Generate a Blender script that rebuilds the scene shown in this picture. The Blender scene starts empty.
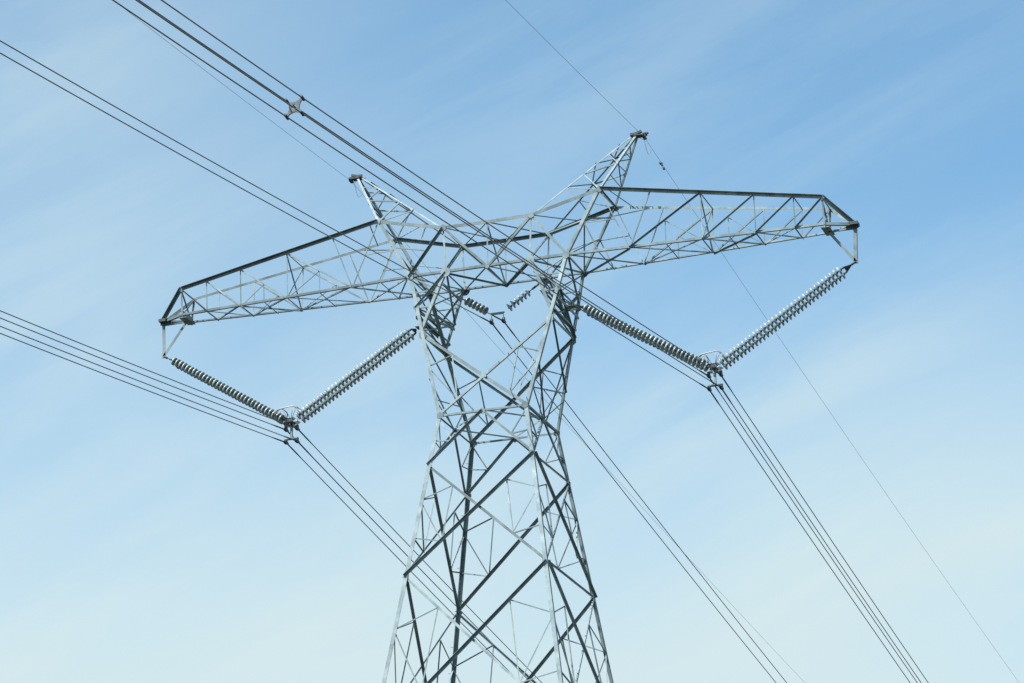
import bpy, math, random
from mathutils import Vector, Matrix

random.seed(7)
scene = bpy.context.scene
col = scene.collection
R = math.radians
S = 0.55            # metres per survey unit of the tower
ZB = 39.6           # height of the cross-beam's bottom chords above the ground

# ------------------------------------------------------------------ camera
cd = bpy.data.cameras.new('camera')
cam = bpy.data.objects.new('camera', cd)
col.objects.link(cam)
scene.camera = cam
yaw, pitch, roll = -0.335504, 0.348134, -0.0144844
f = Vector((math.sin(yaw)*math.cos(pitch), math.cos(yaw)*math.cos(pitch), math.sin(pitch)))
r = Vector((math.cos(yaw), -math.sin(yaw), 0))
u = r.cross(f)
r2 = math.cos(roll)*r + math.sin(roll)*u
u2 = -math.sin(roll)*r + math.cos(roll)*u
cam.matrix_world = Matrix(((r2.x, u2.x, -f.x, 59.6495*S), (r2.y, u2.y, -f.y, -168.5089*S),
                           (r2.z, u2.z, -f.z, -69.0809*S + ZB), (0, 0, 0, 1)))
cd.sensor_width = 36.0
cd.lens = 36.0*3195.97/1024.0
cd.clip_start = 0.5
cd.clip_end = 8000

# ------------------------------------------------------------------ sky, sun, exposure
SUN_EL, SUN_AZ = R(52), R(216)      # azimuth clockwise from +Y
world = bpy.data.worlds.new('World')
scene.world = world
world.use_nodes = True
nt = world.node_tree
nt.nodes.clear()
def wn(t, **k):
    n = nt.nodes.new(t)
    for a, b in k.items(): setattr(n, a, b)
    return n
L = nt.links.new
out = wn('ShaderNodeOutputWorld'); bg = wn('ShaderNodeBackground')
sky = wn('ShaderNodeTexSky', sky_type='NISHITA', sun_disc=False, sun_elevation=SUN_EL, sun_rotation=SUN_AZ)
sky.air_density = 1.0; sky.dust_density = 0.6; sky.ozone_density = 1.0; sky.altitude = 300
tc = wn('ShaderNodeTexCoord')
# cirrus: a stretched fractal noise on the sky's direction, thicker towards the horizon
# (the streaks lie along E1, climbing from the western horizon)
E1 = Vector((0.80, 0.33, 0.50)).normalized(); E3 = Vector((-0.31, 0.89, 0.34)).normalized(); E2 = E1.cross(E3).normalized()
mp = wn('ShaderNodeCombineXYZ')
for k, (e_, sc_) in enumerate(((E1, 2.6), (E2, 12.0), (E3, 3.0))):
    dt = wn('ShaderNodeVectorMath', operation='DOT_PRODUCT'); dt.inputs[1].default_value = e_*sc_
    L(tc.outputs['Generated'], dt.inputs[0])
    of = wn('ShaderNodeMath', operation='ADD'); of.inputs[1].default_value = (5.3, 1.9, 7.7)[k]; L(dt.outputs['Value'], of.inputs[0]); L(of.outputs[0], mp.inputs[k])
n1 = wn('ShaderNodeTexNoise'); n1.inputs['Scale'].default_value = 1.6; n1.inputs['Detail'].default_value = 8; n1.inputs['Roughness'].default_value = 0.58; n1.inputs['Distortion'].default_value = 0.35
L(mp.outputs['Vector'], n1.inputs['Vector'])
cr = wn('ShaderNodeMapRange'); cr.interpolation_type = 'SMOOTHSTEP'
cr.inputs['From Min'].default_value = 0.36; cr.inputs['From Max'].default_value = 0.74; cr.inputs['To Max'].default_value = 0.27
L(n1.outputs['Fac'], cr.inputs['Value'])
sx = wn('ShaderNodeSeparateXYZ'); L(tc.outputs['Generated'], sx.inputs[0])
hz = wn('ShaderNodeMapRange'); hz.interpolation_type = 'SMOOTHSTEP'
hz.inputs['From Min'].default_value = 0.40; hz.inputs['From Max'].default_value = 0.21; hz.inputs['To Min'].default_value = 0.04; hz.inputs['To Max'].default_value = 0.95
L(sx.outputs['Z'], hz.inputs['Value'])
ad = wn('ShaderNodeMath', operation='ADD', use_clamp=True); L(cr.outputs[0], ad.inputs[0]); L(hz.outputs[0], ad.inputs[1])
tint = wn('ShaderNodeMixRGB', blend_type='MULTIPLY'); tint.inputs['Fac'].default_value = 1; tint.inputs['Color2'].default_value = (0.80, 1.09, 1.08, 1)
L(sky.outputs[0], tint.inputs['Color1'])
# broad thin banks of cirrus, and clearer patches, at fixed places in the sky
last = ad
nd = wn('ShaderNodeVectorMath', operation='MULTIPLY_ADD'); nd.inputs[1].default_value = (0.16, 0.16, 0.10); L(n1.outputs['Color'], nd.inputs[0]); L(tc.outputs['Generated'], nd.inputs[2])
for c_, rad_, amt in [((-0.4293, 0.8096, 0.4004), 0.13, 0.36), ((-0.1996, 0.9359, 0.2904), 0.1, 0.22), ((-0.1594, 0.9618, 0.2227), 0.09, -0.15), ((-0.3822, 0.8575, 0.3445), 0.06, -0.1), ((-0.3943, 0.8801, 0.2645), 0.1, 0.06)]:
    ds = wn('ShaderNodeVectorMath', operation='DISTANCE'); ds.inputs[1].default_value = (c_[0]+0.08, c_[1]+0.08, c_[2]+0.05); L(nd.outputs[0], ds.inputs[0])
    mr = wn('ShaderNodeMapRange'); mr.interpolation_type = 'SMOOTHSTEP'
    mr.inputs['From Min'].default_value = rad_; mr.inputs['From Max'].default_value = 0.0; mr.inputs['To Max'].default_value = amt
    L(ds.outputs['Value'], mr.inputs['Value'])
    a2 = wn('ShaderNodeMath', operation='ADD', use_clamp=True); L(last.outputs[0], a2.inputs[0]); L(mr.outputs[0], a2.inputs[1]); last = a2
ad = last
mx = wn('ShaderNodeMixRGB'); L(ad.outputs[0], mx.inputs['Fac']); L(tint.outputs[0], mx.inputs['Color1'])
mx.inputs['Color2'].default_value = (3.45, 4.25, 4.45, 1)
L(mx.outputs[0], bg.inputs['Color'])
bg.inputs['Strength'].default_value = 0.15
L(bg.outputs[0], out.inputs['Surface'])

sd = bpy.data.lights.new('sun', 'SUN'); sd.energy = 5.0; sd.angle = R(0.53); sd.color = (1.0, 0.975, 0.94)
sun = bpy.data.objects.new('sun', sd); col.objects.link(sun)
sdir = Vector((math.sin(SUN_AZ)*math.cos(SUN_EL), math.cos(SUN_AZ)*math.cos(SUN_EL), math.sin(SUN_EL)))
sun.rotation_euler = sdir.to_track_quat('Z', 'Y').to_euler()
sun.location = sdir*200

scene.view_settings.view_transform = 'Standard'
scene.view_settings.look = 'None'
scene.view_settings.exposure = 0.35
scene.view_settings.gamma = 1.0
scene.view_settings.use_curve_mapping = False

# ------------------------------------------------------------------ materials
def material(name, c1, c2, rough, metal, nscale, spec=0.5, bump=0.0, vary=0.0):
    m = bpy.data.materials.new(name); m.use_nodes = True
    t = m.node_tree; b = t.nodes['Principled BSDF']
    co = t.nodes.new('ShaderNodeTexCoord'); no = t.nodes.new('ShaderNodeTexNoise'); ra = t.nodes.new('ShaderNodeValToRGB')
    no.inputs['Scale'].default_value = nscale; no.inputs['Detail'].default_value = 6
    ra.color_ramp.elements[0].position = 0.35; ra.color_ramp.elements[1].position = 0.68
    ra.color_ramp.elements[0].color = (*c1, 1); ra.color_ramp.elements[1].color = (*c2, 1)
    t.links.new(co.outputs['Object'], no.inputs['Vector']); t.links.new(no.outputs['Fac'], ra.inputs['Fac'])
    t.links.new(ra.outputs['Color'], b.inputs['Base Color'])
    b.inputs['Roughness'].default_value = rough; b.inputs['Metallic'].default_value = metal
    b.inputs['Specular IOR Level'].default_value = spec
    if vary:
        oi = t.nodes.new('ShaderNodeObjectInfo'); mr = t.nodes.new('ShaderNodeMapRange'); mr.inputs['To Min'].default_value = 1-vary; mr.inputs['To Max'].default_value = 1+vary
        t.links.new(oi.outputs['Random'], mr.inputs['Value'])
        n2 = t.nodes.new('ShaderNodeTexNoise'); n2.inputs['Scale'].default_value = 5.5; n2.inputs['Detail'].default_value = 8; n2.inputs['Roughness'].default_value = 0.7
        t.links.new(co.outputs['Object'], n2.inputs['Vector'])
        m2 = t.nodes.new('ShaderNodeMapRange'); m2.inputs['From Min'].default_value = 0.3; m2.inputs['From Max'].default_value = 0.7; m2.inputs['To Min'].default_value = 0.72; m2.inputs['To Max'].default_value = 1.2
        t.links.new(n2.outputs['Fac'], m2.inputs['Value'])
        mu = t.nodes.new('ShaderNodeMath'); mu.operation = 'MULTIPLY'; t.links.new(mr.outputs[0], mu.inputs[0]); t.links.new(m2.outputs[0], mu.inputs[1])
        vm = t.nodes.new('ShaderNodeVectorMath'); vm.operation = 'SCALE'; t.links.new(ra.outputs['Color'], vm.inputs[0]); t.links.new(mu.outputs[0], vm.inputs['Scale'])
        t.links.new(vm.outputs[0], b.inputs['Base Color'])
    if bump:
        bp = t.nodes.new('ShaderNodeBump'); bp.inputs['Strength'].default_value = bump
        t.links.new(no.outputs['Fac'], bp.inputs['Height']); t.links.new(bp.outputs[0], b.inputs['Normal'])
    return m
STEEL = material('galvanised_steel', (0.150, 0.205, 0.212), (0.285, 0.352, 0.36), 0.62, 0.12, 1.7, spec=0.35, vary=0.30)
DARK = material('weathered_fitting_steel', (0.030, 0.038, 0.043), (0.062, 0.074, 0.081), 0.6, 0.0, 9)
ALU = material('weathered_aluminium_strand', (0.15, 0.155, 0.145), (0.24, 0.245, 0.23), 0.6, 0.2, 3)
PIPE = material('aluminium_ring', (0.28, 0.28, 0.265), (0.38, 0.38, 0.36), 0.45, 0.3, 6)
PORC = material('toughened_glass_disc', (0.30, 0.37, 0.365), (0.40, 0.475, 0.47), 0.22, 0.0, 5, 0.55, vary=0.12)
SPACE = material('cast_aluminium', (0.085, 0.10, 0.10), (0.14, 0.16, 0.16), 0.6, 0.0, 12)
GROUND = material('dry_grass', (0.034, 0.037, 0.028), (0.066, 0.068, 0.05), 0.95, 0.0, 0.08, 0.1, 0.3)

# ------------------------------------------------------------------ helpers
WS = 0.74         # trims every steel angle to the slenderness seen in the photograph
class MB:
    """collects vertices and faces, then links them as one mesh object"""
    def __init__(s): s.v = []; s.f = []; s.smooth = False
    def add(s, vs, fs):
        o = len(s.v); s.v += [tuple(p) for p in vs]; s.f += [tuple(i+o for i in q) for q in fs]; return s
    def prism(s, poly, d):
        n = len(poly)
        return s.add(list(poly)+[p+d for p in poly],
                     [tuple(range(n))[::-1], tuple(range(n, 2*n))]+[(i, (i+1) % n, n+(i+1) % n, n+i) for i in range(n)])
    def angle(s, a, b, w, p, q, t=None):
        """an L-section from a to b: its corner runs along ab, one flange along p, the other along q"""
        w *= WS if w > 0.09 else WS*0.88
        t = t or max(0.008, 0.1*w)
        ax = (b-a).normalized()
        p = (p-ax*p.dot(ax)).normalized(); q = (q-ax*q.dot(ax)-p*q.dot(p)).normalized()
        pts = [(0, 0), (w, 0), (w, t), (t, t), (t, w), (0, w)]
        A = [a+p*i+q*j for i, j in pts]
        return s.prism(A, b-a)
    def box(s, c, x, y, z):
        vs = [c+x*i+y*j+z*k for i in (-1, 1) for j in (-1, 1) for k in (-1, 1)]
        return s.add(vs, [(0, 1, 3, 2), (4, 6, 7, 5), (0, 4, 5, 1), (2, 3, 7, 6), (0, 2, 6, 4), (1, 5, 7, 3)])
    def tube(s, pts, rad, n=8, closed=False):
        vs = []; fs = []; m = len(pts)
        ref = None
        for i, P in enumerate(pts):
            a = pts[(i-1) % m] if (closed or i > 0) else P
            b = pts[(i+1) % m] if (closed or i < m-1) else P
            t = (b-a).normalized()
            if ref is None: ref = t.orthogonal().normalized()
            ref = (ref-t*ref.dot(t)).normalized(); bi = t.cross(ref)
            rr = rad[i] if isinstance(rad, list) else rad
            for k in range(n):
                an = 2*math.pi*k/n
                vs.append(P+ref*rr*math.cos(an)+bi*rr*math.sin(an))
        for i in range(m if closed else m-1):
            j = (i+1) % m
            for k in range(n): fs.append((i*n+k, i*n+(k+1) % n, j*n+(k+1) % n, j*n+k))
        if not closed: fs += [tuple(range(n))[::-1], tuple(range((m-1)*n, m*n))]
        s.smooth = True
        return s.add(vs, fs)
    def lathe(s, prof, n=20):
        """(radius, z) profile turned about the local z axis"""
        vs = []; fs = []
        for rr, z in prof:
            for k in range(n): vs.append(Vector((rr*math.cos(2*math.pi*k/n), rr*math.sin(2*math.pi*k/n), z)))
        for i in range(len(prof)-1):
            for k in range(n): fs.append((i*n+k, i*n+(k+1) % n, (i+1)*n+(k+1) % n, (i+1)*n+k))
        fs += [tuple(range(n)), tuple(range((len(prof)-1)*n, len(prof)*n))[::-1]]
        s.smooth = True
        return s.add(vs, fs)
    def build(s, name, mat, parent=None):
        me = bpy.data.meshes.new(name); me.from_pydata(s.v, [], s.f); me.update()
        import bmesh
        bm = bmesh.new(); bm.from_mesh(me); bmesh.ops.recalc_face_normals(bm, faces=bm.faces); bm.to_mesh(me); bm.free()
        if s.smooth:
            for pl in me.polygons: pl.use_smooth = len(pl.vertices) == 4
        me.materials.append(mat)
        o = bpy.data.objects.new(name, me); col.objects.link(o)
        if parent: o.parent = parent
        return o
def tag(o, label=None, cat=None, group=None, kind=None):
    for k, v in (('label', label), ('category', cat), ('group', group), ('kind', kind)):
        if v: o[k] = v
    return o
def empty(name, loc, rot=None):
    e = bpy.data.objects.new(name, None); col.objects.link(e); e.location = loc; e.empty_display_size = 0.3
    if rot is not None: e.rotation_mode = 'QUATERNION'; e.rotation_quaternion = rot
    return e
def copy_tree(o, parent=None):
    c = o.copy(); col.objects.link(c)
    if parent: c.parent = parent
    for ch in o.children: copy_tree(ch, c)
    return c

# ------------------------------------------------------------------ ground
g = MB(); g.add([Vector((-3000, -3000, 0)), Vector((3000, -3000, 0)), Vector((3000, 3000, 0)), Vector((-3000, 3000, 0))], [(0, 1, 2, 3)])
tag(g.build('ground', GROUND), kind='structure')

# ------------------------------------------------------------------ the tower's joints (survey units, one quarter of the tower)
Q = dict(BO=(5.0, 1.67, 0), BI=(2.66, 1.67, 0), FJ=(4.10, 2.08, -3.87), W=(2.79, 2.84, -9.4), B1=(3.27, 3.27, -12.49),
         B2=(4.31, 4.33, -19.35), U1=(7.08, 1.58, 3.92), U2=(2.79, 1.69, 2.86), U3=(0, 1.67, 2.83), P=(0, 1.67, 0),
         EU=(20.36, 0.95, 1.62), EL=(20.38, 0.74, 0), T=(22.05, 0, 0), K=(21.9, 0, -2.2), PK=(8.84, 0.0, 7.62))
for i, z in ((3, -29.4), (4, -41.5), (5, -55.5), (6, -72.4)):
    w = 4.32+0.1535*(-19.35-z); Q['B%d' % i] = (w, w, z)
def N(n, s=1, y=-1):
    a = Q[n]; return Vector((a[0]*s*S, a[1]*y*S, a[2]*S+ZB))
def lerp(a, b, t): return a+(b-a)*t
LO = lambda x, s, y: lerp(N('BO', s, y), N('EL', s, y), (x-5.0)/(20.38-5.0))       # on an arm's bottom chord
UP = lambda x, s, y: lerp(N('U1', s, y), N('EU', s, y), (x-7.08)/(20.36-7.08))     # on an arm's top chord
YN, X1, Z1 = Vector((0, 1, 0)), Vector((1, 0, 0)), Vector((0, 0, 1))

tower = empty('transmission_tower', (0, 0, 0))
tag(tower, 'tall grey galvanised steel lattice pylon with two long arms and twin peaks', 'pylon')

def member(name, a, b, w, n, inside, top, parent, lift=0.0, mat=STEEL, cut=0.0):
    """a steel angle lying in the face whose outward normal is n; the outstanding flange points in or out, at the upper or lower edge"""
    ax = (b-a).normalized(); n = (n-ax*n.dot(ax)).normalized(); p = ax.cross(n)
    if p.z < 0: p = -p
    if abs(p.z) < 0.05 and p.x < 0: p = -p
    if cut: a, b = lerp(a, b, cut), lerp(b, a, cut)
    e = (p*w*WS/2 if top else -p*w*WS/2) + n*lift
    return MB().angle(a+e, b+e, w, -p if top else p, -n if inside else n).build(name, mat, parent)
def gusset(c, n, rad, parent, k=8, lift=0.012, rot=0.0, squash=1.0):
    rad *= 0.72
    n = n.normalized(); a = n.cross(Z1 if abs(n.z) < 0.9 else X1).normalized(); b = n.cross(a)
    poly = [c+n*lift+a*rad*math.cos(2*math.pi*(i+.5)/k+rot)+b*rad*squash*math.sin(2*math.pi*(i+.5)/k+rot) for i in range(k)]
    return MB().prism(poly, n*0.014).build('gusset_plate', STEEL, parent)

LEVELS = ['W', 'B1', 'B2', 'B3', 'B4', 'B5', 'B6']
# --- four corner legs, waist down to the ground, each with the fork leg above it
legs = {}
for s in (-1, 1):
    for y in (-1, 1):
        m = MB()
        for a, b, w in (('W', 'B6', 0.17), ('BO', 'W', 0.15)):
            m.angle(N(b, s, y), N(a, s, y), w, Vector((-s, 0, 0)), Vector((0, -y, 0)), 0.018)
        legs[s, y] = m.build('leg', STEEL, tower)
        gusset(N('W', s, y)+Vector((-s*.09, 0, 0)), Vector((0, y, 0)), 0.17, legs[s, y], 6)
        gusset(N('FJ', s, y)+Vector((-s*.06, 0, -.05)), Vector((0, y, 0)), 0.19, legs[s, y], 6, squash=1.3)
        for lv in ('B1', 'B2'):
            gusset(N(lv, s, y)+Vector((-s*.08, 0, 0)), Vector((0, y, 0)), 0.13, legs[s, y], 6)
# step bolts up the far left leg and the near right leg
for s, y in ((-1, 1),):
    a, b = N('W', s, y), N('B3', s, y); n = int((b-a).length/0.42)
    for i in range(n):
        c = lerp(a, b, (i+.5)/n)
        d = Vector((s, 0, 0)) if i % 2 else Vector((0, y, 0))
        MB().tube([c-d*0.02, c+d*0.13, c+d*0.13+Z1*0.02], 0.008, 6).build('step_bolt', STEEL, legs[s, y])

# --- body bracing: four faces, each (left corner, right corner, outward normal)
FACES = [((-1, -1), (1, -1), Vector((0, -1, 0))), ((1, -1), (1, 1), Vector((1, 0, 0))),
         ((1, 1), (-1, 1), Vector((0, 1, 0))), ((-1, 1), (-1, -1), Vector((-1, 0, 0)))]
def redundants(A, C, O, n, par, w=0.06, l1=0.32, l2=0.66):
    """secondary bracing in the triangle between leg AC and the crossing O"""
    U, V, a, b = lerp(A, O, .5), lerp(C, O, .5), lerp(A, C, l1), lerp(A, C, l2)
    for p, q in ((U, a), (U, V), (a, V), (V, b)):
        member('redundant_brace', p, q, w, n, True, random.random() < .5, par, -0.02)
for fi, (L_, R_, n) in enumerate(FACES):
    near = fi == 0; far = fi == 2
    wl, wr = N('W', *L_), N('W', *R_); mid = (wl+wr)/2
    member('waist_strut', wl, wr, 0.095, n, not far, far, tower)
    b1l, b1r = N('B1', *L_), N('B1', *R_)
    for a, W_, sd_ in ((b1l, wl, 0), (b1r, wr, 1)):
        dark = (sd_ == 0) if near else (fi != 3 or sd_ == 0)
        member('diagonal_brace', mid, a, 0.105, n, (not dark) if fi in (0, 3) else dark, dark, tower, 0.004)
        h, lm = lerp(mid, a, .55), lerp(W_, a, .5)
        member('redundant_brace', W_, h, 0.06, n, True, False, tower, -0.02)
        member('redundant_brace', lm, h, 0.06, n, True, False, tower, -0.03)
    gusset(mid+Vector((0, 0, -.03)), n, 0.15, tower, 6)
    for i in range(1, 6):
        al, ar, bl, br = N('B%d' % i, *L_), N('B%d' % i, *R_), N('B%d' % (i+1), *L_), N('B%d' % (i+1), *R_)
        w1, w2 = (ar-al).length, (br-bl).length; t = w1/(w1+w2); O = lerp(al, br, t)
        ws = 0.125 if i < 3 else 0.15
        # one diagonal bolted outside with its flange out and up, the other inside
        if near:
            member('diagonal_brace', al, br, ws*.9, n, True, False, tower, -0.02)
            member('diagonal_brace', ar, bl, ws, n, False, True, tower, 0.006)
        elif far:
            member('diagonal_brace', al, br, ws, n, True, True, tower, -0.02)
            member('diagonal_brace', ar, bl, ws*.9, n, True, True, tower, 0.006)
        elif fi == 1:
            member('diagonal_brace', al, br, ws*.9, n, False, True, tower, 0.006)
            member('diagonal_brace', ar, bl, ws*.8, n, True, False, tower, -0.02)
        else:
            member('diagonal_brace', al, br, ws*.8, n, False, False, tower, 0.006)
            member('diagonal_brace', ar, bl, ws*.9, n, True, True, tower, -0.02)
        if i < 5:
            redundants(al, bl, O, n, tower); redundants(ar, br, O, n, tower)
# plan diamond at the waist
mids = [(N('W', *a)+N('W', *b))/2 for a, b, _ in FACES]
for i in range(4):
    member('plan_brace', mids[i], mids[(i+1) % 4], 0.075, -Z1, False, i % 2 == 0, tower, -0.03)

# --- fork between waist and beam
def X(p, q, w, n, inside, top, lift=0.0, name='diagonal_brace', par=None): return member(name, p, q, w, n, inside, top, par or tower, lift)
for y in (-1, 1):
    n = Vector((0, y, 0)); near = y < 0
    fl, fr, wl, wr = N('FJ', -1, y), N('FJ', 1, y), N('W', -1, y), N('W', 1, y)
    if near:
        X(fl, wr, 0.125, n, True, False, -0.02); X(fr, wl, 0.10, n, True, False, 0.006)
    else:
        X(fl, wr, 0.125, n, True, True, -0.02); X(fr, wl, 0.125, n, True, True, 0.006)
    w1, w2 = (fr-fl).length, (wr-wl).length; O = lerp(fl, wr, w1/(w1+w2))
    gusset(O, n, 0.16, tower, 4, 0.02 if near else -0.04, 0.3)
    for s, F, W_ in ((-1, fl, wl), (1, fr, wr)):
        U = lerp(F, O, .5); V = lerp(W_, O, .42); lm = lerp(F, W_, .4); lm2 = lerp(F, W_, .42)
        for a, b in ((U, lm), (U, V), (lm, V)):
            X(a, b, 0.06, n, True, False, -0.02, 'redundant_brace')
        if s > 0: X(F, lerp(O, W_, .72), 0.06, n, True, True, -0.04, 'redundant_brace')
for s in (-1, 1):
    n = Vector((s, 0, 0))
    fn, ff, wn_, wf = N('FJ', s, -1), N('FJ', s, 1), N('W', s, -1), N('W', s, 1); mid = (wn_+wf)/2
    X(fn, lerp(ff, wf, .58), 0.085, n, False, True, 0.0)
    X(lerp(fn, wn_, .55), mid, 0.075, n, False, True, 0.0)
    X(lerp(ff, wf, .58), lerp(wn_, fn, .2), 0.06, n, True, False, 0.0, 'redundant_brace')
    X(lerp(ff, wf, .66), mid, 0.06, n, True, False, 0.0, 'redundant_brace')
    X(lerp(fn, wn_, .78), mid, 0.05, n, True, False, 0.0, 'redundant_brace')
    X(fn, ff, 0.12, n, True, True, 0.0)
    # fork box: inner legs, the sub-parts of each fork arm
    fork = {y: MB().angle(N('FJ', s, y), N('BI', s, y), 0.14, Vector((s, 0, 0)), Vector((0, -y, 0)), 0.016).build('fork_arm', STEEL, tower) for y in (-1, 1)}
    ba = lambda a, b, w, n, i, t, l=0.0: member('brace', a, b, w, n, i, t, fork[-1 if a.y < 0 else 1], l)
    om = lambda t, y: lerp(N('BO', s, y), N('FJ', s, y), t)
    im = lambda t, y: lerp(N('BI', s, y), N('FJ', s, y), t)
    for y in (-1, 1):
        nn = Vector((0, y, 0))
        ba(N('BI', s, y), om(.54, y), 0.085, nn, y > 0, True, 0.005)
        ba(om(.54, y), im(.54, y), 0.075, nn, True, False, -0.02)
        ba(N('BO', s, y)+Vector((-s*.1, 0, -.02)), im(.28, y), 0.065, nn, True, False, -0.02)
        ba(om(.27, y), im(.27, y), 0.06, nn, True, False, -0.03)
        gusset(om(.54, y), nn, 0.11, fork[y], 6)
    no, ni = Vector((s, 0, 0)), Vector((-s, 0, 0))
    for g_, nn in ((om, no), (im, ni)):
        ba(g_(0, -1), g_(.54, 1), 0.085, nn, False, True)
        ba(g_(0, 1), g_(.54, -1), 0.075, nn, True, False)
        ba(g_(.54, -1), g_(.54, 1), 0.075, nn, True, True)
        ba(g_(.54, -1), g_(1, 1), 0.095, nn, False, True)
        ba(g_(.54, 1), g_(.95, -1), 0.07, nn, True, False)
    ba(om(.54, -1), im(.54, 1), 0.06, -Z1, True, True); ba(im(.54, -1), om(.54, 1), 0.06, -Z1, True, True)
    ba(om(.60, -1), im(.58, 1), 0.13, -Z1, False, True, 0.0)
    ba(om(.30, 1), im(.58, 1), 0.12, Vector((0, 1, 0)), True, True, -0.02)
    # inner diaphragm near the fork's foot
    ba(om(.86, -1), om(.86, 1), 0.09, -Z1, False, True, 0.0); ba(om(.86, 1), im(.80, 1), 0.11, -Z1, False, True, 0.0)
    ba(im(.80, -1), im(.80, 1), 0.10, ni, True, True, 0.0)

# --- bridge beam between the forks
m = MB()
for y in (-1, 1):
    iy = Vector((0, -y, 0))
    m.angle(N('BO', -1, y), N('BO', 1, y), 0.118, Z1, iy)                       # bottom chord
    for a, b in ((N('U1', -1, y), N('U2', -1, y)), (N('U2', -1, y), N('U3', 1, y)), (N('U3', 1, y), N('U2', 1, y)), (N('U2', 1, y), N('U1', 1, y))):
        m.angle(a+Z1*.07, b+Z1*.07, 0.15, -Z1, iy)                                                # top chord, flange over the inside
bridge = m.build('bridge_beam', STEEL, tower)
bb = lambda a, b, w, n, i, t, l=0.0: member('brace', a, b, w, n, i, t, bridge, l)
for y in (-1, 1):
    n = Vector((0, y, 0)); o = y < 0
    for s in (-1, 1):
        bb(N('U2', s, y), N('BO', s, y), 0.115, n, (s > 0) == o, (s < 0), 0.005)
        bb(N('U2', s, y), N('P', 1, y), 0.105, n, o, not o, 0.012)
        bb(N('U2', s, y), N('BI', s, y), 0.09, n, o, False, -0.015)
        gusset(N('BI', s, y), n, 0.235, bridge, 12)
        gusset(N('BO', s, y)+Vector((-s*.04, 0, 0)), n, 0.18, bridge, 6)
        gusset(N('U2', s, y), n, 0.17, bridge, 6)
        gusset(N('U1', s, y), n, 0.16, bridge, 6)
    bb(N('U3', 1, y), N('P', 1, y), 0.07, n, o, False, -0.02)
    gusset(N('P', 1, y), n, 0.11, bridge, 6)
dn = -Z1
for s in (-1, 1):
    bb(N('BI', s, -1), N('P', 1, 1), 0.085 if s < 0 else 0.105, dn, False, s > 0, 0.0)
    bb(N('P', 1, -1), N('BI', s, 1), 0.06, dn, True, False, 0.0)
    bb(N('BO', s, -1), N('BI', s, 1), 0.065, dn, True, False, 0.0)
    bb(N('BI', s, -1), N('BO', s, 1), 0.075, dn, True, True, 0.0)
    bb(N('BI', s, -1), N('BI', s, 1), 0.09, dn, False, True, 0.0)
    bb(N('BO', s, -1), N('BO', s, 1), 0.09, dn, False, True, 0.0)
    bb(N('U3', 1, -1), N('U2', s, 1), 0.065, dn, True, s < 0, 0.0)
    bb(N('U2', s, -1), N('U3', 1, 1), 0.06, dn, True, False, 0.0)
    bb(N('U2', s, -1), N('U2', s, 1), 0.08, dn, False, True, 0.0)
    bb(N('U2', s, 1), N('BI', s, -1), 0.055, X1, True, False, 0.0)
    bb(N('U2', s, -1), lerp(N('U1', s, 1), N('U2', s, 1), .5), 0.05, dn, True, False, 0.0)
    # outer legs from beam to top chord, with their cross struts
    for y in (-1, 1):
        mm = MB().angle(N('BO', s, y), N('U1', s, y), 0.15, Vector((-s, 0, 0)), Vector((0, -y, 0)), 0.016).build('post', STEEL, bridge)
    lm = lambda t, y: lerp(N('BO', s, y), N('U1', s, y), t)
    bb(lm(.55, -1), lm(.85, 1), 0.07, Vector((s, 0, 0)), False, True, 0.0)
    bb(lm(.55, -1), lm(.0, 1), 0.075, Vector((s, 0, 0)), True, True, 0.0)
    bb(lm(.0, -1), lm(.55, 1), 0.06, Vector((s, 0, 0)), True, False, 0.0)
    bb(N('U1', s, -1), N('U1', s, 1), 0.075, Vector((s, 0, 0)), False, True, 0.0)
    for y in (-1, 1):
        bb(lm(.55, y), lerp(N('U2', s, y), N('BO', s, y), .45), 0.06, Vector((0, y, 0)), True, False, -0.02)
bb(N('U3', 1, -1), N('P', 1, 1), 0.075, X1, True, True, 0.0)
bb(N('U3', 1, 1), N('P', 1, -1), 0.055, X1, True, False, 0.0)
bb(N('P', 1, -1), N('P', 1, 1), 0.08, dn, False, True, 0.0)

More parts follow.
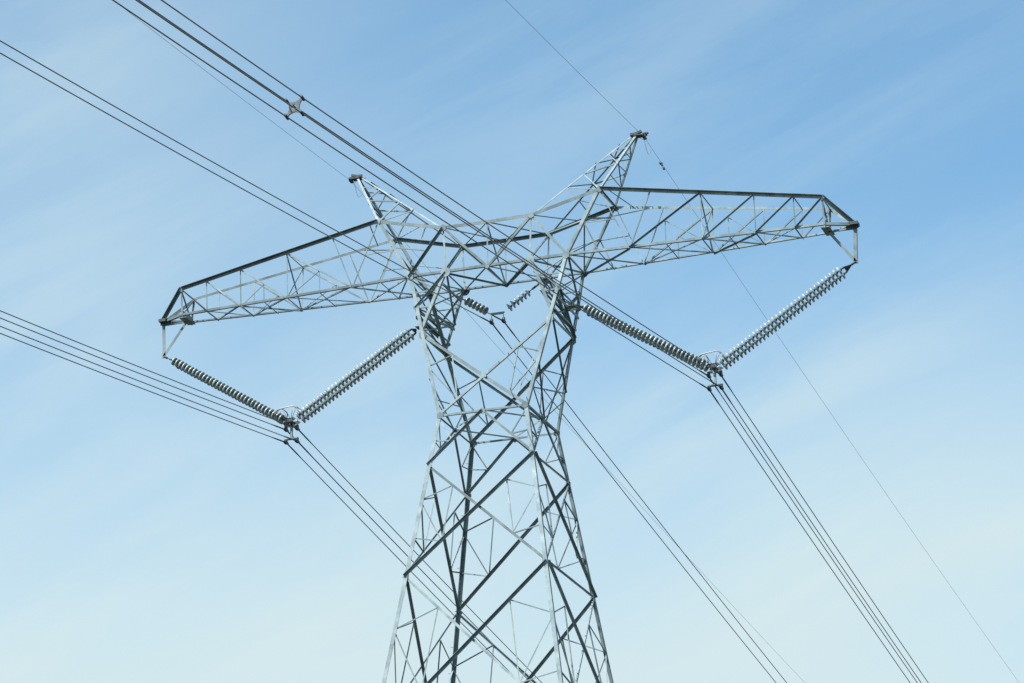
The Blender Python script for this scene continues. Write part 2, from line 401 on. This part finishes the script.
# --- two cross arms
A = [5.0, 8.79, 13.16, 16.33, 18.66]
for s in (-1, 1):
    m = MB()
    for y in (-1, 1):
        iy = Vector((0, -y, 0))
        m.angle(N('BO', s, y), N('EL', s, y), 0.108, Z1, iy)
        # top chord: web hanging down, flange turned outwards at the top
        m.angle(N('U1', s, y)+Z1*.07, N('EU', s, y)+Z1*.07, 0.15 if y < 0 else 0.115, -Z1, -iy)
        m.angle(N('EU', s, y)+Z1*.07, N('T', s, y)+Z1*.05, 0.15, -Z1, -iy)
        m.angle(N('EL', s, y), N('T', s, y), 0.125, Z1, iy)
    arm = m.build('cross_arm', STEEL, tower)
    ab = lambda a, b, w, n, i, t, l=0.0: member('brace', a, b, w, n, i, t, arm, l)
    for y in (-1, 1):
        n = Vector((0, y, 0)); o = y < 0
        dk = (o and s > 0)                                       # outward flange, upper edge
        for k in range(1, 4):
            ab(LO(A[k], s, y), UP(A[k+1], s, y), 0.085 if k < 2 else 0.075, n, not dk if o else (s < 0), dk or (not o and s < 0 and False), 0.005)
        ab(LO(A[4], s, y), N('EU', s, y), 0.08, n, not o, o, 0.005)
        for k in (2, 3, 4):
            ab(LO(A[k], s, y), UP(A[k], s, y), 0.055, n, o, False, -0.02)
        ab(LO(A[1], s, y), UP(10.1, s, y), 0.06, n, True, False, -0.02)
        ab(N('U1', s, y), LO(A[1], s, y), 0.05, n, o, False, -0.02)
        ab(N('EL', s, y), N('EU', s, y), 0.085, n, True, False, 0.0)
        lm = lerp(N('BO', s, y), N('U1', s, y), .5)
        ab(lm, LO(6.9, s, y), 0.06, n, True, True, -0.02)
        ab(lm, lerp(N('U1', s, y), LO(A[1], s, y), .5), 0.045, n, True, False, -0.03)
        for k in (1, 2):
            dm = lerp(LO(A[k], s, y), UP(A[k+1], s, y), .5)
            ab(dm, LO((A[k]+A[k+1])/2, s, y), 0.045, n, o, False, -0.02)
            ab(dm, LO(A[k+1], s, y), 0.04, n, True, False, -0.03)
        gusset(N('EU', s, y), n, 0.12, arm, 6)
    for k in range(4):                                           # bottom plan bracing
        ab(LO(A[k], s, -1), LO(A[k+1], s, 1), 0.07, dn, True, False, 0.0)
        big = k in (0, 2)
        ab(LO(A[k], s, 1), LO(A[k+1], s, -1), 0.085 if big else 0.05, dn, not big, big, 0.005)
        xm = (A[k]+A[k+1])/2
        if k < 3: ab(LO(xm, s, -1), LO(xm, s, 1), 0.055, dn, False, True, 0.0)
        if k > 0: ab(LO(A[k+1], s, -1), LO(A[k+1], s, 1), 0.075, dn, False, True, 0.0)
    for x_ in (A[2], A[4]): ab(UP(x_, s, -1), UP(x_, s, 1), 0.06, dn, False, True, 0.0)
    ab(UP(A[2], s, -1), LO(A[2], s, 1), 0.07, X1, True, True, 0.0)
    ab(UP(A[2], s, 1), LO(A[2], s, -1), 0.075, X1, True, False, 0.0)
    ab(UP(7.6, s, -1), UP(8.3, s, 1), 0.055, dn, False, True, 0.0)
    ab(lerp(N('BO', s, -1), N('U1', s, -1), .5), UP(9.2, s, 1), 0.05, dn, False, True, 0.0)
    ab(N('EU', s, -1), N('EU', s, 1), 0.07, dn, False, True, 0.0)
    ab(N('EU', s, 1), N('EL', s, -1), 0.075, X1, True, False, 0.0)
    ab(N('EU', s, -1), N('EL', s, 1), 0.085, X1, True, True, 0.0)
    el = (N('EL', s, -1)+N('EL', s, 1))/2
    pl = MB().box(el+Z1*.05, X1*.012, YN*.40, Z1*.14).box(el-Z1*.06, X1*.14, YN*.38, Z1*.012)
    pl.build('end_plate', STEEL, arm)
    MB().box(N('T', s)+Vector((-s*.04, 0, .04)), X1*.13, YN*.16, Z1*.05).box(N('T', s)+Vector((-s*.12, 0, .0)), X1*.2, YN*.012, Z1*.1).build('tip_plate', DARK, arm)
    ht, hk = N('T', s)+Vector((s*.02, 0, -.02)), N('K', s)+Vector((s*.06, 0, 0))
    hb = MB()
    hb.angle(hk, ht, 0.15, Vector((-s, 0, 0)), YN)
    hb.angle(hk, el+Vector((s*.06, 0, -.06)), 0.125, Vector((-s, 0, -1)), YN)
    hb.angle(ht+Z1*-.10, el+Vector((0, 0, -.10)), 0.09, Z1, YN)
    hb.box(hk+Vector((-s*.03, .02, .0)), X1*.06, YN*.012, Z1*.08)
    hb.build('hanger_bracket', STEEL, arm)

# --- earth-wire peaks
for s in (-1, 1):
    ap = lambda dx, y: N('PK', s)+Vector((s*dx, y*.10, 0))
    C = {('o', y): (N('U1', s, y), ap(0.10, y)) for y in (-1, 1)}
    C.update({('i', y): (N('U2', s, y), ap(-0.12, y)) for y in (-1, 1)})
    m = MB()
    for (k, y), (a, b) in C.items():
        d = -s if k == 'o' else s
        m.angle(a, b, 0.10 if k == 'o' else 0.072, Vector((d, 0, 0)), Vector((0, -y, 0)), 0.013)
    peak = m.build('earth_wire_peak', STEEL, tower)
    pb = lambda a, b, w, n, i, t, l=0.0: member('brace', a, b, w, n, i, t, peak, l)
    P_ = lambda k, y, t: lerp(*C[k, y], t)
    for y in (-1, 1):
        n = Vector((0, y, 0)); o = y < 0
        pb(P_('o', y, 0), P_('i', y, .53), 0.065, n, True, False, -0.01)
        pb(P_('i', y, .53), P_('o', y, .50), 0.065, n, o, False, -0.01)
        pb(P_('o', y, .50), P_('i', y, .78), 0.06, n, True, False, -0.01)
        pb(P_('i', y, .79), P_('o', y, .80), 0.06, n, o, True, -0.01)
        cm = lerp(N('U1', s, y), N('U2', s, y), .36)
        pb(P_('i', y, .36), cm, 0.055, n, False, True, -0.01)
        pb(P_('i', y, .36), N('U1', s, y), 0.045, n, True, False, -0.02)
    for k, nx in (('o', s), ('i', -s)):
        n = Vector((nx, 0, 0))
        ts = (0.0, .28, .52, .70, .84) if k == 'o' else (.36, .53, .66, .79, .9)
        sg = -1
        for a, b in zip(ts, ts[1:]):
            pb(P_(k, sg, a), P_(k, -sg, b), 0.06, n, k == 'o', True, 0.0); sg = -sg
        for t in ts[1:4:2]: pb(P_(k, -1, t), P_(k, 1, t), 0.05, n, True, True, 0.0)
    c = N('PK', s)
    cap = MB()
    for y, x0, x1 in ((-1, -.10, .30), (1, -.12, .46)):
        o = c+Vector((0, y*.13, 0))
        a, b = o+Vector((s*x0, 0, 0)), o+Vector((s*x1, 0, .11))
        cap.angle(a, b, 0.11, Z1, Vector((0, -y, 0)), 0.014)
    cap.box(c+Vector((s*.10, 0, .03)), X1*.18, YN*.13, Z1*.015)
    cap.box(c+Vector((s*.36, 0.04, .08)), X1*.045, YN*.11, Z1*.025)
    cap.box(c+Vector((-s*.05, -.10, .08)), X1*.05, YN*.04, Z1*.04)
    cap.build('peak_cap', DARK, peak)

# ------------------------------------------------------------------ insulator strings
DP, NSEG = 0.152, 18
def disc_mb():
    # bell-shaped shell, ribbed underneath; z runs down the string towards the conductor
    return MB().lathe([(0.035, -0.040), (0.060, -0.042), (0.100, -0.052), (0.130, -0.066), (0.142, -0.080), (0.144, -0.118), (0.139, -0.122),
                       (0.132, -0.086), (0.112, -0.078), (0.108, -0.112), (0.101, -0.112), (0.096, -0.074), (0.074, -0.066), (0.070, -0.100), (0.064, -0.100),
                       (0.058, -0.064), (0.030, -0.060)], NSEG)
def cap_mb():
    return MB().lathe([(0.018, 0.004), (0.040, 0.0), (0.048, -0.020), (0.052, -0.048), (0.052, -0.056), (0.02, -0.060), (0.017, -0.10), (0.017, -DP+0.002)], 12)
def insulator(n, d0):
    root = empty('insulator_string', (0, 0, 0), Vector((0, 0, -1)).to_track_quat('Z', 'Y'))
    first = None
    link = MB().tube([Vector((0, 0, 0.03)), Vector((0, 0, -d0-0.01))], 0.016, 6)
    link.box(Vector((0, 0, -d0*.5)), X1*.02, YN*.03, Z1*d0*.3)
    link.build('ball_link', DARK, root)
    for i in range(n):
        if first is None:
            d = disc_mb().build('insulator_disc', PORC, root); k = cap_mb().build('metal_cap', DARK, d); first = d
        else:
            d = first.copy(); col.objects.link(d); d.parent = root
            k = first.children[0].copy(); col.objects.link(k); k.parent = d
        d.location = (0, 0, -d0-i*DP)
        d.rotation_euler = (random.uniform(-.035, .035), random.uniform(-.035, .035), random.uniform(0, 6.28))
    return root
def aim(root, a, b):
    root.location = a
    root.rotation_mode = 'QUATERNION'
    root.rotation_quaternion = (a-b).to_track_quat('Z', 'Y')
YC = lambda s: Vector((13.28*s*S, 0, -7.70*S+ZB))          # pole yoke
protos = {}
for s in (-1, 1):
    side = 'left' if s < 0 else 'right'
    for where in ('outer', 'inner'):
        if where == 'outer': top = N('K', s)+Vector((s*.01, 0, -.02)); n, end = 32, YC(s)+Vector((s*.20, 0, .10))
        else: top = Vector((s*2.83, 0, ZB-1.47)); n, end = 31, YC(s)+Vector((-s*.20, 0, .10))
        d = (end-top).normalized(); L_ = (end-top).length; pre = max(0.05, L_-n*DP-0.03-0.12)
        sp = 0.34 if where == 'outer' else 0.12
        # the top yoke that splits one hanger into the pair of strings
        ty = empty('string_yoke', top)
        tag(ty, 'dark fitting atop the %s insulators, at %s' % (
            {'leftouter': 'far left sloping', 'rightouter': 'far right sloping', 'leftinner': 'inner left', 'rightinner': 'inner right'}[side+where],
            {'outer': 'the %s arm tip bracket' % side, 'inner': 'the %s fork leg' % side}[where]), 'fitting', 'fittings at the tops of the insulator pairs')
        t2 = d*max(0.06, (L_-n*DP-0.12)-0.10) if where == 'outer' else d*0.06
        if where == 'outer':
            MB().tube([Vector((0, 0, .02)), t2*.6], 0.016, 6).box(t2*.25, d*.09, YN*.012, d.cross(YN)*.035).build('shackle_link', DARK, ty)
        else:
            # bracket beam running between the near and far fork legs
            MB().box(Vector((-s*.40, 0, .03)), X1*.04, YN*1.04, Z1*.010).box(Vector((-s*.36, 0, -.01)), X1*.008, YN*1.04, Z1*.05).box(Vector((-s*.18, 0, .02)), X1*.20, YN*.16, Z1*.010).build('bracket_beam', STEEL, ty)
        nn = d.cross(YN).normalized()
        MB().prism([t2*.55-YN*.05-nn*.008, t2*.55+YN*.05-nn*.008, t2+d*.10+YN*.25-nn*.008, t2+d*.10-YN*.25-nn*.008], nn*.016).build('yoke_plate', DARK, ty)
        st = L_-n*DP-0.12
        for y in (-1, 1):
            if (where) not in protos: protos[where] = o = insulator(n, 0.10)
            else: o = copy_tree(protos[where])
            off = YN*y*.205
            a = top+t2+d*.08+off; b = end+off
            aim(o, a, b)
            hp = {'leftouter': 'leftmost insulator pair, from left arm tip to left yoke', 'rightouter': 'rightmost insulator pair, from right arm tip to right yoke',
                  'leftinner': 'insulator pair from left fork leg to left yoke', 'rightinner': 'insulator pair from right fork leg to right yoke'}[side+where]
            tag(o, '%s string of %s' % ('nearer' if y < 0 else 'farther', hp), 'insulator', 'long grey disc insulator strings')

# short strings in the window
YE = Vector((0.0, 0, ZB-1.33))
for s in (-1, 1):
    top = Vector((s*1.56, 0, ZB-0.42)); end = YE+Vector((s*.23, 0, .03))
    d = (end-top).normalized(); L_ = (end-top).length
    if 'short' not in protos: protos['short'] = o = insulator(6, L_-6*DP-0.17)
    else: o = copy_tree(protos['short'])
    aim(o, top, end)
    tag(o, 'short six disc insulator string sloping from the %s fork inside the tower window' % ('left' if s < 0 else 'right'), 'insulator', 'short insulator strings in the tower window')
    hg = MB()
    hg.angle(Vector((top.x, -.86, top.z+.02)), Vector((top.x, .86, top.z+.02)), 0.09, Vector((s, 0, 0)), Z1)
    hg.build('string_cross_angle', STEEL, tower)

# ------------------------------------------------------------------ pole yokes with clamps and rings
XP, ZP = 7.2936, ZB-4.651
def clamp_mb(c):
    m = MB()
    m.prism([c+Vector((-.042, dy, dz)) for dy, dz in ((-.17, .015), (-.09, -.045), (.09, -.045), (.17, .015), (.06, .035), (.045, .13), (-.045, .13), (-.06, .035))], X1*.084)
    return m
def conductor_yoke(s):
    c = YC(s); e = empty('conductor_yoke', c)
    side = 'left' if s < 0 else 'right'
    tag(e, 'grey yoke with four clamps and pipe rings under the %s insulator V' % side, 'yoke', 'yokes carrying the four wire bundles')
    m = MB()
    for y in (-1, 1):       # two plates joining the two string pairs
        m.prism([Vector((x, y*.205-.009, z)) for x, z in ((-.24, .09), (-.17, .14), (.17, .14), (.24, .09), (.10, .0), (-.10, .0))], YN*.018)
    m.box(Vector((0, 0, .05)), X1*.06, YN*.22, Z1*.03)
    m.build('yoke_plate', DARK, e)
    MB().box(Vector((0, 0, -.25)), X1*.04, YN*.03, Z1*.25).box(Vector((0, 0, -.03)), X1*.07, YN*.03, Z1*.05).build('hanger_link', STEEL, e)
    zz = ZP-c.z
    m = MB()
    for q in (-1, 1):
        m.prism([Vector((q*x, -.02, z)) for x, z in ((.03, -.06), (.03, -.13), (.19, zz+.32), (.215, zz+.35), (.19, zz+.38))], YN*.04)
    m.prism([Vector((x, -.07, zz-.13)) for x in (-.23, .23)]+[Vector((x, .07, zz-.13)) for x in (.23, -.23)], Z1*.03)
    m.prism([Vector((x, -.012, z)) for x, z in ((-.05, zz-.10), (-.05, zz+.02), (.05, zz+.02), (.05, zz-.10))], YN*.024)
    m.build('clamp_frame', STEEL, e)
    for dx in (-.2, .2):
        for dz in (-.22, .22):
            clamp_mb(Vector((dx, 0, zz+dz))).build('suspension_clamp', DARK, e)
    # grading rings: a racetrack pipe round each string pair, tied by a pipe across the top
    for t in (-1, 1):
        d = Vector((t*.835, 0, .55)).normalized(); n = Vector((-t*d.z, 0, d.x*t)).normalized()
        if n.z < 0: n = -n
        cc = d*.46+Vector((0, 0, .06)); pts = []
        for k in range(28):
            a = 2*math.pi*k/28
            yy = math.cos(a); zz_ = math.sin(a)
            pts.append(cc+YN*(yy*.25+(.14 if yy > 0 else -.14))+n*zz_*.22)
        ring = MB().tube(pts, 0.019, 8, True).build('grading_ring', PIPE, e)
        for y in (-1, 1):
            q = cc+YN*y*.2+n*.215
            MB().tube([q, q-n*.06-d*.12, q-n*.13-d*.24, Vector((t*.12, y*.2, .14))], 0.011, 6).build('ring_arm', PIPE, ring)
    for y in (-1,):
        q = y*.40
        MB().tube([Vector(v) for v in ((-.44, q+.03, .20), (-.44, q, .30), (-.36, q, .39), (-.24, q, .43), (.14, q, .47), (.26, q, .45), (.33, q, .38))], 0.018, 8).build('ring_pipe', PIPE, e)
        for x_ in (-.20, .16):
            MB().tube([Vector((x_, q, .44)), Vector((x_*1.15, q, .30)), Vector((x_*.9, q*.9, .18)), Vector((x_*.6, y*.22, .12))], 0.010, 6).build('ring_arm', PIPE, e)
    return e
for s in (-1, 1): conductor_yoke(s)

# small yoke of the two middle wires
ZE = ZB-1.625
e = empty('window_yoke', YE)
tag(e, 'small pale yoke holding two wires under the short insulators in the tower window', 'yoke')
MB().prism([Vector((x, -.012, z)) for x, z in ((-.24, .045), (.24, .045), (.25, .01), (.20, -.04), (-.20, -.04), (-.25, .01))], YN*.024).build('yoke_plate', STEEL, e)
for dx in (-.21, .21):
    o = clamp_mb(Vector((dx, 0, ZE-YE.z))).build('suspension_clamp', DARK, e)
    MB().tube([Vector((dx, 0, -.06)), Vector((dx, 0, ZE-YE.z+.1))], 0.014, 6).build('clamp_link', DARK, o)

# ------------------------------------------------------------------ wires
def span(x0, z0, aF, bF, aN, bN, mF=0.03105, mN=-0.00056):
    near = [Vector((x0+mN*-t, -t, z0+aN*t+bN*t*t)) for t in [0.4*i for i in range(1, 10)]+[4+2.5*i for i in range(0, 48)]+[125+12*i for i in range(0, 30)]]
    far = [Vector((x0+mF*t, t, z0+aF*t+bF*t*t)) for t in [0.4*i for i in range(1, 10)]+[4+3*i for i in range(0, 45)]+[140+12*i for i in range(0, 36)]]
    return near[::-1]+[Vector((x0, 0, z0))]+far
SAG = {'R': (-0.1760, 3.082e-4, -0.1462, 3.049e-4), 'L': (-0.1627, 2.977e-4, -0.1506, 3.056e-4), 'e': (-0.1703, 3.13e-4, -0.1568, 3.06e-4),
       'gl': (-0.1155, 2.843e-4, -0.0855, 2.935e-4), 'gr': (-0.1372, 3.102e-4, -0.0944, 2.97e-4)}
SPACER = 33.8        # metres to the first spacer of the right bundle; the four wires close up and turn slightly towards it
def packed(dx, dz):
    a, q = math.atan2(dz, dx)+(R(-1.5) if dx*dz > 0 else R(4.2)), (0.272 if dx*dz > 0 else 0.243)
    return q*math.cos(a), q*math.sin(a)
def wire(name, x0, z0, key, rad, label, cat, group, rod=0.0, off=None):
    pts = span(x0, z0, *SAG[key])
    if off:
        px, pz = packed(*off)
        for p in pts:
            if p.y < 0:
                t = min(1, -p.y/SPACER); p.x += (px-off[0])*t; p.z += (pz-off[1])*t
    o = MB().tube(pts, rad, 6).build(name, ALU, None)
    tag(o, label, cat, group)
    if rod:
        sub = [p for p in pts if -rod <= p.y <= rod]
        MB().tube(sub, [rad*(1.0 if i in (0, len(sub)-1) else 1.55) for i in range(len(sub))], 8).build('armor_rod', DARK, o)
    return o
for s in (-1, 1):
    for dx in (-.2, .2):
        for dz in (-.22, .22):
            wire('conductor', s*XP+dx, ZP+dz, 'R' if s > 0 else 'L', 0.0158,
                 '%s %s wire of the four wire bundle clamped below the %s V of insulators' % ('upper' if dz > 0 else 'lower', 'left' if dx < 0 else 'right', 'left' if s < 0 else 'right'),
                 'power line', 'wires of the two four wire bundles', 1.6, (dx, dz) if s > 0 else None)
for dx in (-.21, .21):
    wire('conductor', dx, ZE, 'e', 0.0158, '%s wire of the pair hung in the middle window of the tower' % ('left' if dx < 0 else 'right'), 'power line', 'pair of wires through the tower window', 1.3)
GW = {-1: (-5.198, ZB+4.174, 'gl'), 1: (5.2114, ZB+4.136, 'gr')}
for s in (-1, 1):
    x0, z0, k = GW[s]
    wire('earth_wire', x0, z0, k, 0.0054, 'single thin earth wire running over the %s peak of the tower' % ('left' if s < 0 else 'right'), 'power line', 'earth wires over the peaks')
    c = Vector((x0, 0, z0)); tp = N('PK', s)+Vector((s*.36, 0, .03))
    e = empty('earth_wire_clamp', c)
    tag(e, 'small dark clamp with a thin bonding loop under the %s peak' % ('left' if s < 0 else 'right'), 'clamp', 'earth wire clamps')
    clamp_mb(Vector((0, 0, 0))).build('clamp_body', DARK, e)
    MB().tube([Vector((0, 0, .1)), (tp-c)], 0.016, 6).build('clamp_link', DARK, e)
    q = [Vector((-s*.05+.0*t, .15+.75*t, -.02-.115*t*.75-.34*math.sin(math.pi*t)*(1-.2*t))) for t in [i/12 for i in range(13)]]
    q = [Vector((tp.x-c.x-s*.25, .05, tp.z-c.z-.02))]+q
    MB().tube(q, 0.006, 6).build('bonding_loop', ALU, e)
# vibration damper on the right earth wire
def on_wire(x0, z0, k, t):
    aF, bF, aN, bN = SAG[k]
    return Vector((x0+0.03105*t, t, z0+aF*t+bF*t*t)) if t > 0 else Vector((x0+0.00056*t, t, z0-aN*t+bN*t*t))
for s, t in ((1, 1.75), (-1, 1.7)):
    c = on_wire(*GW[s], t); e = empty('vibration_damper', c)
    tag(e, 'small black dumbbell damper on the thin wire beside the %s peak' % ('left' if s < 0 else 'right'), 'damper', 'dampers on the earth wires')
    ax = Vector((0.03, 1, -.12)).normalized()
    MB().box(Vector((0, 0, -.03)), X1*.02, ax*.03, Z1*.06).build('damper_clamp', DARK, e)
    MB().tube([Vector((0, 0, -.09))-ax*.2, Vector((0, 0, -.09))+ax*.2], 0.008, 6).build('damper_cable', DARK, e)
    for q in (-1, 1):
        MB().tube([Vector((0, 0, -.09))+ax*q*.13, Vector((0, 0, -.09))+ax*q*.24], 0.034, 8).build('damper_weight', DARK, e)

# four-way spacer on the right bundle's near span
aF, bF, aN, bN = SAG['R']; ts = 33.8
c = Vector((XP-0.00056*-ts*0+0.019, -ts, ZP+aN*ts+bN*ts*ts))
c.x = XP+(-0.00056)*(-ts)
e = empty('bundle_spacer', c)
tag(e, 'grey four armed star spacer holding the bundle of four wires apart', 'spacer')
ctr = MB()
pl = []
for k in range(4):
    a = math.pi/4+k*math.pi/2
for k in range(4):
    a0, a1 = k*math.pi/2, (k+1)*math.pi/2
    ctr.prism([Vector((math.cos(a0)*.13, -.02, math.sin(a0)*.13)), Vector((math.cos(a1)*.13, -.02, math.sin(a1)*.13)),
               Vector((math.cos(a1)*.065, -.02, math.sin(a1)*.075)), Vector((math.cos(a0)*.065, -.02, math.sin(a0)*.075))], YN*.04)
ctr.build('spacer_frame', SPACE, e)
for wx in (-.2, .2):
    for wz in (-.22, .22):
        dx, dz = packed(wx, wz)
        tip = Vector((dx, 0, dz)); b = tip*.30; sd_ = Vector((-dz, 0, dx)).normalized()
        arm_ = MB().prism([b-sd_*.075-YN*.018, b+sd_*.075-YN*.018, tip*.70+sd_*.03-YN*.018, tip+sd_*.028-YN*.018, tip-sd_*.028-YN*.018, tip*.70-sd_*.03-YN*.018], YN*.036).build('spacer_arm', SPACE, e)
        MB().tube([tip-YN*.09-Z1*-.013, tip+YN*.09-Z1*.013], 0.033, 8).build('wire_clamp', DARK, arm_)

scene.render.engine = 'CYCLES'
